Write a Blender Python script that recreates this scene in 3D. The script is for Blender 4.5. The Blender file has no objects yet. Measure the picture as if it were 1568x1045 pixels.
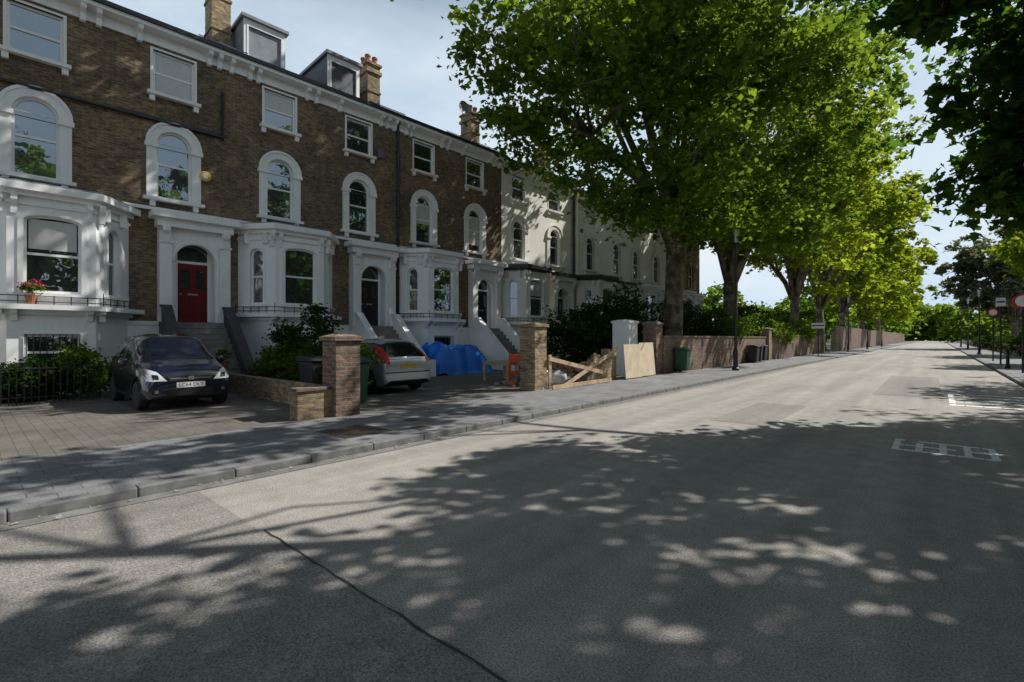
import bpy, math, random, bmesh
import numpy as np
from mathutils import Vector, Matrix
from mathutils.bvhtree import BVHTree
from mathutils.geometry import tessellate_polygon
random.seed(7)
sc = bpy.context.scene
AZ, EL = math.radians(30), math.radians(45)

# ------------------------------------------------------------------ materials
def newmat(name):
    m = bpy.data.materials.new(name); m.use_nodes = True
    nt = m.node_tree
    return m, nt, nt.nodes['Principled BSDF']
def N(nt, t, **kw):
    n = nt.nodes.new(t)
    for k, v in kw.items(): setattr(n, k, v)
    return n
def c4(c): return (c[0], c[1], c[2], 1)
def ramp(nt, fac, stops):
    r = N(nt, 'ShaderNodeValToRGB')
    el = r.color_ramp.elements
    while len(el) < len(stops): el.new(0.5)
    for e, (p, c) in zip(el, stops):
        e.position = p; e.color = c4(c)
    nt.links.new(fac, r.inputs[0]); return r.outputs[0]
def noise(nt, vec, scale, detail=6, rough=.6):
    n = N(nt, 'ShaderNodeTexNoise'); n.inputs['Scale'].default_value = scale
    n.inputs['Detail'].default_value = detail; n.inputs['Roughness'].default_value = rough
    nt.links.new(vec, n.inputs['Vector']); return n.outputs['Fac']
def mix(nt, fac, a, b, mode='MIX'):
    m = N(nt, 'ShaderNodeMix', data_type='RGBA', blend_type=mode)
    for i, v in ((0, fac), (6, a), (7, b)):
        if isinstance(v, (int, float)): m.inputs[i].default_value = v
        elif isinstance(v, tuple): m.inputs[i].default_value = c4(v)
        else: nt.links.new(v, m.inputs[i])
    return m.outputs[2]
def bump(nt, b, h, s=.3, d=.02):
    n = N(nt, 'ShaderNodeBump'); n.inputs['Strength'].default_value = s; n.inputs['Distance'].default_value = d
    nt.links.new(h, n.inputs['Height']); nt.links.new(n.outputs[0], b.inputs['Normal'])
def coords(nt): return N(nt, 'ShaderNodeTexCoord').outputs['Object']

def simple(name, col, rough=.6, var=.25, scale=3, metal=0, bmp=.15, coat=0, dirt=0, coatior=1.5):
    m, nt, b = newmat(name); co = coords(nt)
    f = noise(nt, co, scale, 4)
    lo = tuple(x*(1-var) for x in col); hi = tuple(min(1, x*(1+var)) for x in col)
    c = ramp(nt, f, [(.3, lo), (.7, hi)])
    if dirt:
        mp = N(nt, 'ShaderNodeMapping'); mp.inputs['Scale'].default_value = (3, 3, .35)
        nt.links.new(co, mp.inputs[0])
        f3 = noise(nt, mp.outputs[0], 1.6, 6, .7)
        d = ramp(nt, f3, [(.48, (0, 0, 0)), (.75, (dirt, dirt, dirt))])
        c = mix(nt, d, c, (.2, .19, .16))
    nt.links.new(c, b.inputs['Base Color'])
    b.inputs['Roughness'].default_value = rough; b.inputs['Metallic'].default_value = metal
    b.inputs['Coat Weight'].default_value = coat; b.inputs['Coat Roughness'].default_value = .03; b.inputs['Coat IOR'].default_value = coatior
    if bmp: bump(nt, b, noise(nt, co, scale*12, 3), bmp, .01)
    return m

def brickmat(name, c1, c2, mortar):
    m, nt, b = newmat(name); co = coords(nt)
    s = N(nt, 'ShaderNodeSeparateXYZ'); nt.links.new(co, s.inputs[0])
    a = N(nt, 'ShaderNodeMath', operation='ADD'); nt.links.new(s.outputs[0], a.inputs[0]); nt.links.new(s.outputs[1], a.inputs[1])
    cb = N(nt, 'ShaderNodeCombineXYZ'); nt.links.new(a.outputs[0], cb.inputs[0]); nt.links.new(s.outputs[2], cb.inputs[1])
    br = N(nt, 'ShaderNodeTexBrick'); nt.links.new(cb.outputs[0], br.inputs['Vector'])
    br.inputs['Scale'].default_value = 1; br.inputs['Brick Width'].default_value = .225; br.inputs['Row Height'].default_value = .075
    br.inputs['Mortar Size'].default_value = .010; br.inputs['Mortar Smooth'].default_value = .3; br.inputs['Bias'].default_value = -.1
    br.inputs['Color1'].default_value = c4(c1); br.inputs['Color2'].default_value = c4(c2); br.inputs['Mortar'].default_value = c4(mortar)
    f = noise(nt, co, .6, 8, .72)
    k = ramp(nt, f, [(.3, (.5, .51, .53)), (.5, (.92, .92, .92)), (.72, (1.5, 1.42, 1.3))])
    c = mix(nt, 1.0, br.outputs['Color'], k, 'MULTIPLY')
    mp = N(nt, 'ShaderNodeMapping'); mp.inputs['Scale'].default_value = (4.4, 4.4, 13.3); nt.links.new(co, mp.inputs[0])
    f2 = noise(nt, mp.outputs[0], 1.3, 3, .7)
    k2 = ramp(nt, f2, [(.32, (.45, .45, .47)), (.5, (1, 1, 1)), (.68, (1.55, 1.48, 1.35))])
    c = mix(nt, 1.0, c, k2, 'MULTIPLY')
    nt.links.new(c, b.inputs['Base Color']); b.inputs['Roughness'].default_value = .9
    iv = N(nt, 'ShaderNodeMath', operation='SUBTRACT'); iv.inputs[0].default_value = 1
    nt.links.new(br.outputs['Fac'], iv.inputs[1]); bump(nt, b, iv.outputs[0], .6, .012)
    return m

M = {}
M['brick'] = brickmat('brown_stock_brick', (.22, .155, .092), (.105, .078, .052), (.22, .185, .13))
M['ybrick'] = brickmat('yellow_stock_brick', (.40, .29, .16), (.2, .135, .08), (.32, .28, .2))
M['rbrick'] = brickmat('red_garden_brick', (.27, .16, .11), (.14, .09, .07), (.24, .22, .18))
M['white'] = simple('white_stucco_paint', (.88, .88, .87), .55, .04, 1.5, dirt=.14)
M['cream'] = simple('cream_stucco_paint', (.86, .84, .77), .6, .06, 1.2, dirt=.16)
M['sash'] = simple('white_gloss_paint', (.86, .86, .85), .4, .03, 4, bmp=0)
M['black'] = simple('black_iron', (.015, .015, .017), .4, .3, 5)
M['slate'] = simple('roof_slate', (.07, .075, .09), .55, .35, 6, bmp=.4)
M['lead'] = simple('lead_sheet', (.22, .24, .27), .5, .2, 3)
M['pot'] = simple('terracotta', (.42, .17, .09), .8, .2, 8)
M['stonestep'] = simple('step_stone', (.24, .23, .21), .8, .3, 4)
M['darkpaint'] = simple('dark_grey_paint', (.05, .052, .055), .6, .3, 4)
M['reddoor'] = simple('red_door_paint', (.14, .003, .007), .35, .1, 3, bmp=0)
M['bluedoor'] = simple('dark_door_paint', (.012, .014, .022), .35, .1, 3, bmp=0)
M['wood'] = simple('raw_timber', (.5, .38, .24), .8, .25, 5)
M['ply'] = simple('plywood_board', (.6, .5, .36), .75, .15, 2.5)
M['tarp'] = simple('blue_tarpaulin', (.012, .18, .7), .38, .2, 2, bmp=.5)
M['greenbin'] = simple('green_plastic', (.012, .085, .04), .45, .15, 4)
M['greybin'] = simple('grey_plastic', (.022, .024, .026), .5, .15, 4)
M['soil'] = simple('soil', (.09, .075, .05), .95, .4, .8)
M['iron'] = simple('cast_iron_cover', (.09, .075, .06), .6, .3, 14, metal=.3)
M['marking'] = simple('road_paint', (.85, .85, .83), .7, .12, 9)
M['tar'] = simple('tar_joint', (.045, .045, .045), .6, .3, 20)
M['kerb'] = simple('granite_kerb', (.18, .18, .177), .8, .35, 5)
M['gutterstone'] = simple('gutter_stone', (.2, .196, .185), .75, .3, 5)
M['rubble'] = simple('rubble', (.38, .35, .31), .9, .35, 8, bmp=.6)
M['sack'] = simple('builders_sack_fabric', (.72, .71, .68), .8, .15, 6, bmp=.5)
M['barrier'] = simple('orange_barrier_plastic', (.65, .09, .02), .5, .15, 6)
M['ceramic'] = simple('blind_fabric', (.55, .55, .53), .45, .08, 5, bmp=0, coat=.3)
M['chrome'] = simple('alloy_wheel', (.5, .51, .53), .3, .1, 5, metal=.8, bmp=0)
M['tyre'] = simple('tyre_rubber', (.02, .02, .021), .8, .2, 8)
M['under'] = simple('black_trim_plastic', (.012, .012, .013), .5, .2, 8)
M['navy'] = simple('navy_car_paint', (.0018, .004, .018), .3, .05, 3, bmp=0, coat=1, coatior=1.8)
M['silver'] = simple('silver_car_paint', (.52, .55, .57), .33, .03, 3, metal=.45, bmp=0, coat=1)
M['lampglass'] = simple('headlamp_glass', (.85, .87, .9), .12, .2, 22, metal=.2, bmp=0, coat=1)
M['redlamp'] = simple('tail_lamp_red', (.75, .012, .012), .2, .1, 20, bmp=0, coat=.6)
M['platewhite'] = simple('number_plate_white', (.85, .85, .83), .4, .03, 9, bmp=0)
M['plateyellow'] = simple('number_plate_yellow', (.85, .58, .03), .4, .03, 9, bmp=0)
M['purple'] = simple('alarm_box_purple', (.22, .12, .25), .5, .1, 4)
M['yellowbox'] = simple('alarm_box_yellow', (.8, .45, .05), .5, .1, 4)
M['pink'] = simple('pink_petals', (.7, .06, .2), .6, .3, 9)
M['signred'] = simple('sign_red', (.55, .02, .02), .4, .05, 4, bmp=0)
M['signblue'] = simple('sign_blue', (.02, .06, .3), .4, .05, 4, bmp=0)

m, nt, b = newmat('window_glass')
out = nt.nodes['Material Output']
b.inputs['Base Color'].default_value = (.008, .010, .011, 1); b.inputs['Roughness'].default_value = .4
g = N(nt, 'ShaderNodeBsdfGlossy'); g.inputs['Roughness'].default_value = .01; g.inputs['Color'].default_value = (.85, .93, 1, 1)
lw = N(nt, 'ShaderNodeLayerWeight'); lw.inputs['Blend'].default_value = .35
mr = N(nt, 'ShaderNodeMapRange'); nt.links.new(lw.outputs['Fresnel'], mr.inputs[0])
mr.inputs[3].default_value = .18; mr.inputs[4].default_value = .9
bp = N(nt, 'ShaderNodeBump'); bp.inputs['Strength'].default_value = .12; bp.inputs['Distance'].default_value = .03
nt.links.new(noise(nt, coords(nt), 1.8, 2), bp.inputs['Height']); nt.links.new(bp.outputs[0], g.inputs['Normal'])
mx = N(nt, 'ShaderNodeMixShader'); nt.links.new(mr.outputs[0], mx.inputs[0]); nt.links.new(b.outputs[0], mx.inputs[1]); nt.links.new(g.outputs[0], mx.inputs[2])
nt.links.new(mx.outputs[0], out.inputs[0]); M['glass'] = m
m, nt, b = newmat('car_glass'); b.inputs['Base Color'].default_value = (.010, .014, .018, 1)
b.inputs['Roughness'].default_value = .02; b.inputs['IOR'].default_value = 1.9; M['carglass'] = m

def asphalt(name, base, var):
    m, nt, b = newmat(name); co = coords(nt)
    big = noise(nt, co, .25, 5, .6)
    c = ramp(nt, big, [(.3, tuple(x*(1-var) for x in base)), (.7, tuple(x*(1+var) for x in base))])
    fine = noise(nt, co, 75, 3, .85)
    k = ramp(nt, fine, [(.35, (.45, .45, .45)), (.5, (1, 1, 1)), (.68, (1.75, 1.73, 1.7))])
    c = mix(nt, 1.0, c, k, 'MULTIPLY')
    mid = ramp(nt, noise(nt, co, 3.2, 6, .75), [(.35, (.86, .86, .86)), (.65, (1.11, 1.11, 1.11))])
    c = mix(nt, 1.0, c, mid, 'MULTIPLY')
    mp = N(nt, 'ShaderNodeMapping'); mp.inputs['Scale'].default_value = (1.3, .06, 1); nt.links.new(co, mp.inputs[0])
    st = noise(nt, mp.outputs[0], 1.2, 4, .6)
    k3 = ramp(nt, st, [(.35, (.82, .82, .82)), (.65, (1.15, 1.14, 1.12))])
    c = mix(nt, 1.0, c, k3, 'MULTIPLY')
    nt.links.new(c, b.inputs['Base Color']); b.inputs['Roughness'].default_value = .75; b.inputs['Specular IOR Level'].default_value = .2
    bump(nt, b, fine, .4, .01); return m
M['asphalt'] = asphalt('asphalt', (.345, .325, .30), .1)
M['asphalt2'] = asphalt('asphalt_patch', (.26, .248, .232), .1)

def paving(name, c1, c2, mort, w, h, ms=.008, rot=0):
    m, nt, b = newmat(name); co = coords(nt)
    mp = N(nt, 'ShaderNodeMapping'); mp.inputs['Rotation'].default_value = (0, 0, rot); nt.links.new(co, mp.inputs[0])
    br = N(nt, 'ShaderNodeTexBrick'); nt.links.new(mp.outputs[0], br.inputs['Vector'])
    br.inputs['Scale'].default_value = 1; br.inputs['Brick Width'].default_value = w; br.inputs['Row Height'].default_value = h
    br.inputs['Mortar Size'].default_value = ms; br.inputs['Bias'].default_value = 0
    br.inputs['Color1'].default_value = c4(c1); br.inputs['Color2'].default_value = c4(c2); br.inputs['Mortar'].default_value = c4(mort)
    k = ramp(nt, noise(nt, co, .9, 8, .7), [(.3, (.68, .68, .68)), (.7, (1.22, 1.22, 1.22))])
    c = mix(nt, 1.0, br.outputs['Color'], k, 'MULTIPLY')
    k = ramp(nt, noise(nt, co, 40, 4, .7), [(.3, (.75, .75, .75)), (.7, (1.25, 1.25, 1.25))])
    c = mix(nt, 1.0, c, k, 'MULTIPLY')
    nt.links.new(c, b.inputs['Base Color']); b.inputs['Roughness'].default_value = .8; b.inputs['Specular IOR Level'].default_value = .3
    iv = N(nt, 'ShaderNodeMath', operation='SUBTRACT'); iv.inputs[0].default_value = 1
    nt.links.new(br.outputs['Fac'], iv.inputs[1]); bump(nt, b, iv.outputs[0], .5, .01)
    return m
M['slabs'] = paving('concrete_block_paving', (.26, .26, .265), (.21, .21, .215), (.13, .13, .13), .4, .2, .006, math.radians(90))
M['drive'] = paving('drive_paving', (.185, .168, .145), (.15, .138, .12), (.11, .104, .095), .24, .16, .006)

def leafmat(name, dark, light, trans, tf=.5):
    m, nt, b = newmat(name); nt.nodes.remove(b); out = nt.nodes['Material Output']
    at = N(nt, 'ShaderNodeAttribute', attribute_name='lv')
    c = ramp(nt, at.outputs['Fac'], [(.1, dark), (.9, light)])
    c2 = mix(nt, 1.0, c, trans, 'MULTIPLY')
    d = N(nt, 'ShaderNodeBsdfDiffuse'); nt.links.new(c, d.inputs[0])
    t = N(nt, 'ShaderNodeBsdfTranslucent'); nt.links.new(c2, t.inputs[0])
    a = N(nt, 'ShaderNodeMixShader'); a.inputs[0].default_value = tf; nt.links.new(d.outputs[0], a.inputs[1]); nt.links.new(t.outputs[0], a.inputs[2])
    nt.links.new(a.outputs[0], out.inputs[0]); return m
M['leaf'] = leafmat('plane_leaf', (.036, .078, .018), (.135, .215, .034), (2.6, 2.3, 1.1))
M['leaf2'] = leafmat('lime_leaf', (.08, .13, .018), (.22, .29, .036), (2.7, 2.35, 1.1))
M['leafdark'] = leafmat('dark_leaf', (.018, .042, .014), (.05, .10, .024), (1.6, 1.6, .9), .35)
M['leafnear'] = leafmat('maple_leaf', (.018, .046, .016), (.06, .125, .03), (3.2, 3.0, 1.1))
M['leafpurple'] = leafmat('beech_leaf', (.09, .10, .07), (.19, .20, .14), (1.8, 1.8, 1.2), .45)
m, nt, b = newmat('plane_bark'); co = coords(nt)
c = ramp(nt, noise(nt, co, 2.2, 6, .6), [(.35, (.05, .04, .028)), (.5, (.13, .105, .07)), (.62, (.24, .215, .15))])
nt.links.new(c, b.inputs['Base Color']); b.inputs['Roughness'].default_value = .9; bump(nt, b, noise(nt, co, 9), .6, .04); M['bark'] = m

# ------------------------------------------------------------------ mesh helpers
def empty(name, loc=(0, 0, 0), rz=0):
    e = bpy.data.objects.new(name, None); e.location = loc; e.rotation_euler = (0, 0, rz)
    sc.collection.objects.link(e); return e
class Part:
    def __init__(s): s.v = []; s.f = []
    def add(s, vs, fs):
        o = len(s.v); s.v += [tuple(p) for p in vs]; s.f += [tuple(i+o for i in f) for f in fs]
    def box(s, x0, x1, y0, y1, z0, z1):
        vs = [(x, y, z) for z in (z0, z1) for x, y in ((x0, y0), (x1, y0), (x1, y1), (x0, y1))]
        s.add(vs, [(3, 2, 1, 0), (4, 5, 6, 7), (0, 1, 5, 4), (1, 2, 6, 5), (2, 3, 7, 6), (3, 0, 4, 7)])
    def obox(s, c, dx, dy, dz, rot=0, tilt=None):
        R = Matrix.Rotation(rot, 3, 'Z')
        if tilt: R = R @ tilt
        vs = []
        for z in (-dz, dz):
            for x, y in ((-dx, -dy), (dx, -dy), (dx, dy), (-dx, dy)):
                vs.append(Vector(c) + R @ Vector((x, y, z)))
        s.add(vs, [(3, 2, 1, 0), (4, 5, 6, 7), (0, 1, 5, 4), (1, 2, 6, 5), (2, 3, 7, 6), (3, 0, 4, 7)])
    def prism(s, poly, z0, z1):
        n = len(poly)
        s.add([(x, y, z0) for x, y in poly]+[(x, y, z1) for x, y in poly],
              [tuple(range(n-1, -1, -1)), tuple(range(n, 2*n))]+[(i, (i+1) % n, n+(i+1) % n, n+i) for i in range(n)])
    def exy(s, poly, y0, y1):
        n = len(poly)
        s.add([(x, y0, z) for x, z in poly]+[(x, y1, z) for x, z in poly],
              [tuple(range(n)), tuple(range(2*n-1, n-1, -1))]+[((i+1) % n, i, n+i, n+(i+1) % n) for i in range(n)])
    def panel(s, O, U, outline, holes=(), t=.1, w=0):
        O = Vector(O); U = Vector(U).normalized(); Z = Vector((0, 0, 1)); Nn = U.cross(Z)
        loops = [list(outline)]+[list(h) for h in holes]
        flat = [p for l in loops for p in l]
        tris = tessellate_polygon([[Vector((p[0], p[1], 0)) for p in l] for l in loops])
        n = len(flat)
        vs = [O+U*p[0]+Z*p[1]+Nn*w for p in flat]+[O+U*p[0]+Z*p[1]+Nn*(w-t) for p in flat]
        fs = []
        for a, b_, c in tris:
            A, B, C = flat[a], flat[b_], flat[c]
            cr = (B[0]-A[0])*(C[1]-A[1])-(B[1]-A[1])*(C[0]-A[0])
            if abs(cr) < 1e-12: continue
            if cr < 0: b_, c = c, b_
            fs += [(a, b_, c), (n+a, n+c, n+b_)]
        o = 0
        for l in loops:
            k = len(l)
            for i in range(k):
                j = (i+1) % k; fs.append((o+i, n+o+i, n+o+j, o+j))
            o += k
        s.add(vs, fs)
    def tube(s, pts, rs, seg=8):
        pts = [Vector(p) for p in pts]; vs = []; fs = []
        for i, p in enumerate(pts):
            d = (pts[min(i+1, len(pts)-1)]-pts[max(i-1, 0)]).normalized()
            a = d.cross(Vector((0.13, 1, .07))).normalized(); b_ = d.cross(a)
            for k in range(seg):
                th = 2*math.pi*k/seg
                vs.append(p+(a*math.cos(th)+b_*math.sin(th))*rs[i])
        for i in range(len(pts)-1):
            for k in range(seg):
                k2 = (k+1) % seg; fs.append((i*seg+k, i*seg+k2, (i+1)*seg+k2, (i+1)*seg+k))
        fs.append(tuple(range(seg-1, -1, -1))); e = (len(pts)-1)*seg; fs.append(tuple(range(e, e+seg)))
        s.add(vs, fs)
    def lathe(s, c, prof, axis='Z', seg=20):
        vs = []; fs = []; c = Vector(c)
        for r, h in prof:
            for k in range(seg):
                th = 2*math.pi*k/seg; a, b_ = r*math.cos(th), r*math.sin(th)
                vs.append(c+(Vector((a, b_, h)) if axis == 'Z' else Vector((a, h, b_)) if axis == 'Y' else Vector((h, a, b_))))
        for i in range(len(prof)-1):
            for k in range(seg):
                k2 = (k+1) % seg; fs.append((i*seg+k, i*seg+k2, (i+1)*seg+k2, (i+1)*seg+k))
        fs.append(tuple(range(seg-1, -1, -1))); e = (len(prof)-1)*seg; fs.append(tuple(range(e, e+seg)))
        s.add(vs, fs)
    def done(s, name, mat, parent=None, smooth=False, bevel=0):
        me = bpy.data.meshes.new(name); me.from_pydata(s.v, [], s.f)
        bm = bmesh.new(); bm.from_mesh(me); bmesh.ops.recalc_face_normals(bm, faces=bm.faces); bm.to_mesh(me); bm.free()
        me.materials.append(M[mat]); ob = bpy.data.objects.new(name, me); sc.collection.objects.link(ob)
        if smooth:
            for p in me.polygons: p.use_smooth = True
        if bevel:
            bv = ob.modifiers.new('bevel', 'BEVEL'); bv.width = bevel; bv.segments = 2; bv.limit_method = 'ANGLE'
        if parent: ob.parent = parent
        return ob
def arch(cu, w, v0, vs, rise, n=14):
    p = [(cu-w/2, v0), (cu+w/2, v0)]
    if rise <= 0: return p+[(cu+w/2, vs), (cu-w/2, vs)]
    for i in range(n+1):
        th = math.pi*i/n; p.append((cu+w/2*math.cos(th), vs+rise*math.sin(th)))
    return p

# ------------------------------------------------------------------ houses
F = -18.5
HROT = math.radians(-2.71)
class Parts:
    def __init__(s): s.d = {}
    def __call__(s, k):
        if k not in s.d: s.d[k] = Part()
        return s.d[k]
def window(P, O, U, cu, w, v0, vs, rise, ring=.17, sill=True, proud=.07, key='trim', blind=0):
    hole = arch(cu, w, v0, vs, rise)
    if ring:
        outer = arch(cu, w+2*ring, v0, vs, rise+(ring if rise > 0 else 0))
        if rise <= 0: outer = [(cu-w/2-ring, v0), (cu+w/2+ring, v0), (cu+w/2+ring, vs+ring), (cu-w/2-ring, vs+ring)]
        inner = arch(cu, w-.02, v0+.003, vs, rise-.01 if rise > 0 else 0)
        P(key).panel(O, U, outer, [inner], t=.12+proud, w=proud)
        if rise > 0.3:
            outer2 = arch(cu, w+2*ring+.06, vs-.02, vs, rise+ring+.03)
            inner2 = arch(cu, w+2*ring-.1, vs-.01, vs, rise+ring-.05)
            P(key).panel(O, U, outer2, [inner2], t=.05, w=proud+.04)
            for sx in (-1, 1):
                uu = cu+sx*(w/2+ring/2)
                P(key).panel(O, U, [(uu-ring/2-.05, vs-.14), (uu+ring/2+.05, vs-.14), (uu+ring/2+.05, vs-.02), (uu-ring/2-.05, vs-.02)], t=.14, w=proud+.06)
    if sill:
        sw = w/2+ring+.09
        P(key).panel(O, U, [(cu-sw, v0-.1), (cu+sw, v0-.1), (cu+sw, v0), (cu-sw, v0)], t=.34, w=.18)
        for sx in (-1, 1):
            uu = cu+sx*(w/2+ring*.4)
            P(key).panel(O, U, [(uu-.07, v0-.28), (uu+.07, v0-.28), (uu+.07, v0-.1), (uu-.07, v0-.1)], t=.14, w=.12)
    inn = arch(cu, w-.14, v0+.08, vs, max(rise-.07, 0) if rise > 0 else 0)
    if rise <= 0: inn = [(cu-w/2+.07, v0+.08), (cu+w/2-.07, v0+.08), (cu+w/2-.07, vs-.07), (cu-w/2+.07, vs-.07)]
    P('sash').panel(O, U, hole, [inn], t=.06, w=-.08)
    mid = (v0+vs+rise)/2
    P('sash').panel(O, U, [(cu-w/2+.06, mid-.03), (cu+w/2-.06, mid-.03), (cu+w/2-.06, mid+.03), (cu-w/2+.06, mid+.03)], t=.05, w=-.09)
    a = [p for p in inn if p[1] > mid]; low = [(cu-w/2+.07, v0+.08), (cu+w/2-.07, v0+.08), (cu+w/2-.07, mid), (cu-w/2+.07, mid)]
    if rise <= 0: a = [(cu+w/2-.07, vs-.07), (cu-w/2+.07, vs-.07)]
    P('glass').panel(O, U, [(cu-w/2+.07, mid), (cu+w/2-.07, mid)]+a, [], t=.01, w=-.118)
    P('glass').panel(O, U, low, [], t=.01, w=-.13)
    if blind:
        zt = vs+(rise*.25 if rise > 0 else -.08); zb = zt-(zt-v0)*blind
        P('blind').panel(O, U, [(cu-w/2+.1, zb), (cu+w/2-.1, zb), (cu+w/2-.1, zt), (cu-w/2+.1, zt)], t=.004, w=-.112)
    return hole

def bracket(p, x, y, z, h=.35, d=.4, w=.12):
    p.exy([(x, z-h), (x+d*.3, z-h*.95), (x+d*.45, z-h*.5), (x+d*.9, z-h*.3), (x+d, z), (x, z)], y-w/2, y+w/2)

def house(kind, k, wall='brick', door='reddoor', cheek='white', baycap='white', off=0, zo=0, dormers=(), blinds=(0, 0, 0, 0, 0), pipe=False, cht=14.6):
    root = empty(kind, (0, 0, 0), HROT)
    P = Parts(); A = .45+6.4*k; ya, yb = A-1.35, A+5.05
    fx = F+off; U = (0, 1, 0); O = (fx, 0, 0); T = 11.05+zo
    B = A+3.15; holes = []
    holes.append(window(P, O, U, A, .95, 5.98, 7.68, .475, .25, blind=blinds[0]))
    holes.append(window(P, O, U, B, .95, 5.98, 7.68, .475, .25, blind=blinds[1]))
    holes.append(window(P, O, U, A, 1.12, 9.25, 10.6, 0, .06, proud=.02, blind=blinds[2]))
    holes.append(window(P, O, U, B, 1.12, 9.25, 10.6, 0, .06, proud=.02, blind=blinds[3]))
    dc = A+3.68
    holes.append([(dc-.62, 2.1), (dc+.62, 2.1), (dc+.62, 4.75), (dc-.62, 4.75)])
    P('walls').panel(O, U, [(ya, 0), (yb, 0), (yb, T), (ya, T)], holes, t=.2)
    P('walls').box(-27.5, fx-.21, ya, yb, 0, T)
    P('plinth').box(fx+.002, fx+.05, ya, dc-.8, 0, 2.0)
    P('plinth').box(fx+.002, fx+.09, ya, dc-.95, 2.0, 2.12)
    P('trim').box(fx+.002, fx+.07, ya, yb, 5.58, 5.68)
    c = A+.3; bx = 1.1
    pts = [(fx, c-1.7), (fx+bx, c-.85), (fx+bx, c+.85), (fx, c+1.7)]
    for i in range(3):
        a, b_ = Vector(pts[i]), Vector(pts[i+1]); u = (b_-a); L = u.length; u.normalize()
        Ob = (a.x, a.y, 0); Ub = (u.x, u.y, 0)
        if i == 1:
            hs = [window(P, Ob, Ub, L/2, 1.12, 2.75, 4.62, .16, .1, sill=True, proud=.03, blind=blinds[4])]
            hs.append(window(P, Ob, Ub, L/2, 1.1, .75, 1.7, 0, .05, proud=.02))
            for q in range(9):
                xx = a.x+.06; yy = a.y+L/2-.5+q*.125
                P('bars').tube([(xx, yy, .76), (xx, yy, 1.69)], [.01, .01], 5)
        else:
            hs = [window(P, Ob, Ub, L/2, .5, 2.75, 4.45, .25, .08, sill=True, proud=.03)]
        P('bay').panel(Ob, Ub, [(0, 0), (L, 0), (L, 5.2), (0, 5.2)], hs, t=.2)
    def off_poly(d): return [(fx-.02, c-1.7-d*1.2), (fx+bx+d, c-.85-d*.5), (fx+bx+d, c+.85+d*.5), (fx-.02, c+1.7+d*1.2)]
    P('bay').prism(off_poly(.05), 4.98, 5.06)
    P('baycap').prism(off_poly(.12), 5.2, 5.32); P('baycap').prism(off_poly(.26), 5.32, 5.5); P('roofing').prism(off_poly(.2), 5.5, 5.55)
    P('bay').prism(off_poly(.1), 2.2, 2.32); P('bay').prism(off_poly(.34), 2.32, 2.45)
    for (px, py) in ((fx+bx, c-.98), (fx+bx, c-.72), (fx+bx, c+.72), (fx+bx, c+.98)):
        bracket(P('bay'), px-.02, py, 5.21, .5, .2, .12); bracket(P('bay'), px-.02, py, 2.33, .3, .3, .12)
    for sy in (-1, 1):
        for q in (.25, .75):
            xx = fx+bx*q; yy = c+sy*(1.7-.85*q)
            P('bay').box(xx-.06, xx+.1, yy-.08+sy*.04, yy+.08+sy*.04, 4.85, 5.2)
    rp = [(fx+.25, c-1.85), (fx+bx+.28, c-.98), (fx+bx+.28, c+.98), (fx+.25, c+1.85)]
    for zz in (2.52, 2.66): P('rail').tube([(x, y, zz) for x, y in rp], [.014]*4, 6)
    for i in range(3):
        for q in np.linspace(0, 1, 7 if i == 1 else 6):
            x = rp[i][0]+(rp[i+1][0]-rp[i][0])*q; y = rp[i][1]+(rp[i+1][1]-rp[i][1])*q
            P('rail').tube([(x, y, 2.45), (x, y, 2.68+(.12 if q in (0, 1) else 0))], [.012, .012], 5)
    P('portal').panel((fx+.25, dc, 0), U, [(-.98, 2.1), (.98, 2.1), (.98, 5.05), (-.98, 5.05)], [arch(0, 1.12, 2.103, 4.05, .56)], t=.249)
    for sx in (-1, 1):
        yy = dc+sx*.82
        P('portal').box(fx+.255, fx+.38, yy-.16, yy+.16, 2.1, 4.9)
        P('portal').box(fx+.255, fx+.42, yy-.19, yy+.19, 2.1, 2.4)
        P('portal').box(fx+.255, fx+.42, yy-.19, yy+.19, 4.55, 4.62)
        bracket(P('portal'), fx+.38, yy, 5.06, .5, .22, .2)
    P('portal').box(fx+.01, fx+.5, dc-1.05, dc+1.05, 5.055, 5.3)
    P('baycap').box(fx+.01, fx+.68, dc-1.2, dc+1.2, 5.303, 5.48)
    P('portal').panel((fx+.25, dc, 0), U, arch(0, 1.36, 4.02, 4.05, .68), [arch(0, 1.14, 4.03, 4.05, .57)], t=.03, w=.04)
    D = P('door'); X = fx-.12
    D.box(X-.05, X, dc-.42, dc+.42, 2.12, 4.02)
    for zz0, zz1 in ((2.3, 2.95), (3.1, 3.85)):
        for sx in (-1, 1):
            D.panel((X, dc+sx*.2, 0), U, [(-.17, zz0), (.17, zz0), (.17, zz1), (-.17, zz1)], [[(-.13, zz0+.04), (.13, zz0+.04), (.13, zz1-.04), (-.13, zz1-.04)]], t=.02, w=.02)
    P('brass').box(X, X+.02, dc-.14, dc+.14, 3.0, 3.05); P('brass').lathe((X+.03, dc-.34, 3.02), [(.03, -.02), (.035, 0), (.02, .02)], 'X', 10)
    P('sash').box(X-.06, X+.02, dc-.62, dc-.42, 2.12, 4.7); P('sash').box(X-.06, X+.02, dc+.42, dc+.62, 2.12, 4.7)
    P('sash').box(X-.06, X+.018, dc-.42, dc+.42, 4.02, 4.1)
    P('glass').box(X-.05, X-.01, dc-.42, dc+.42, 4.1, 4.72)
    for sx in (-1, 1): P('glass').box(X+.001, X+.008, dc+sx*.2-.11, dc+sx*.2+.11, 3.2, 3.8)
    P('steps').box(fx+.06, fx+.55, dc-.75, dc+.75, 0, 2.08)
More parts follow.
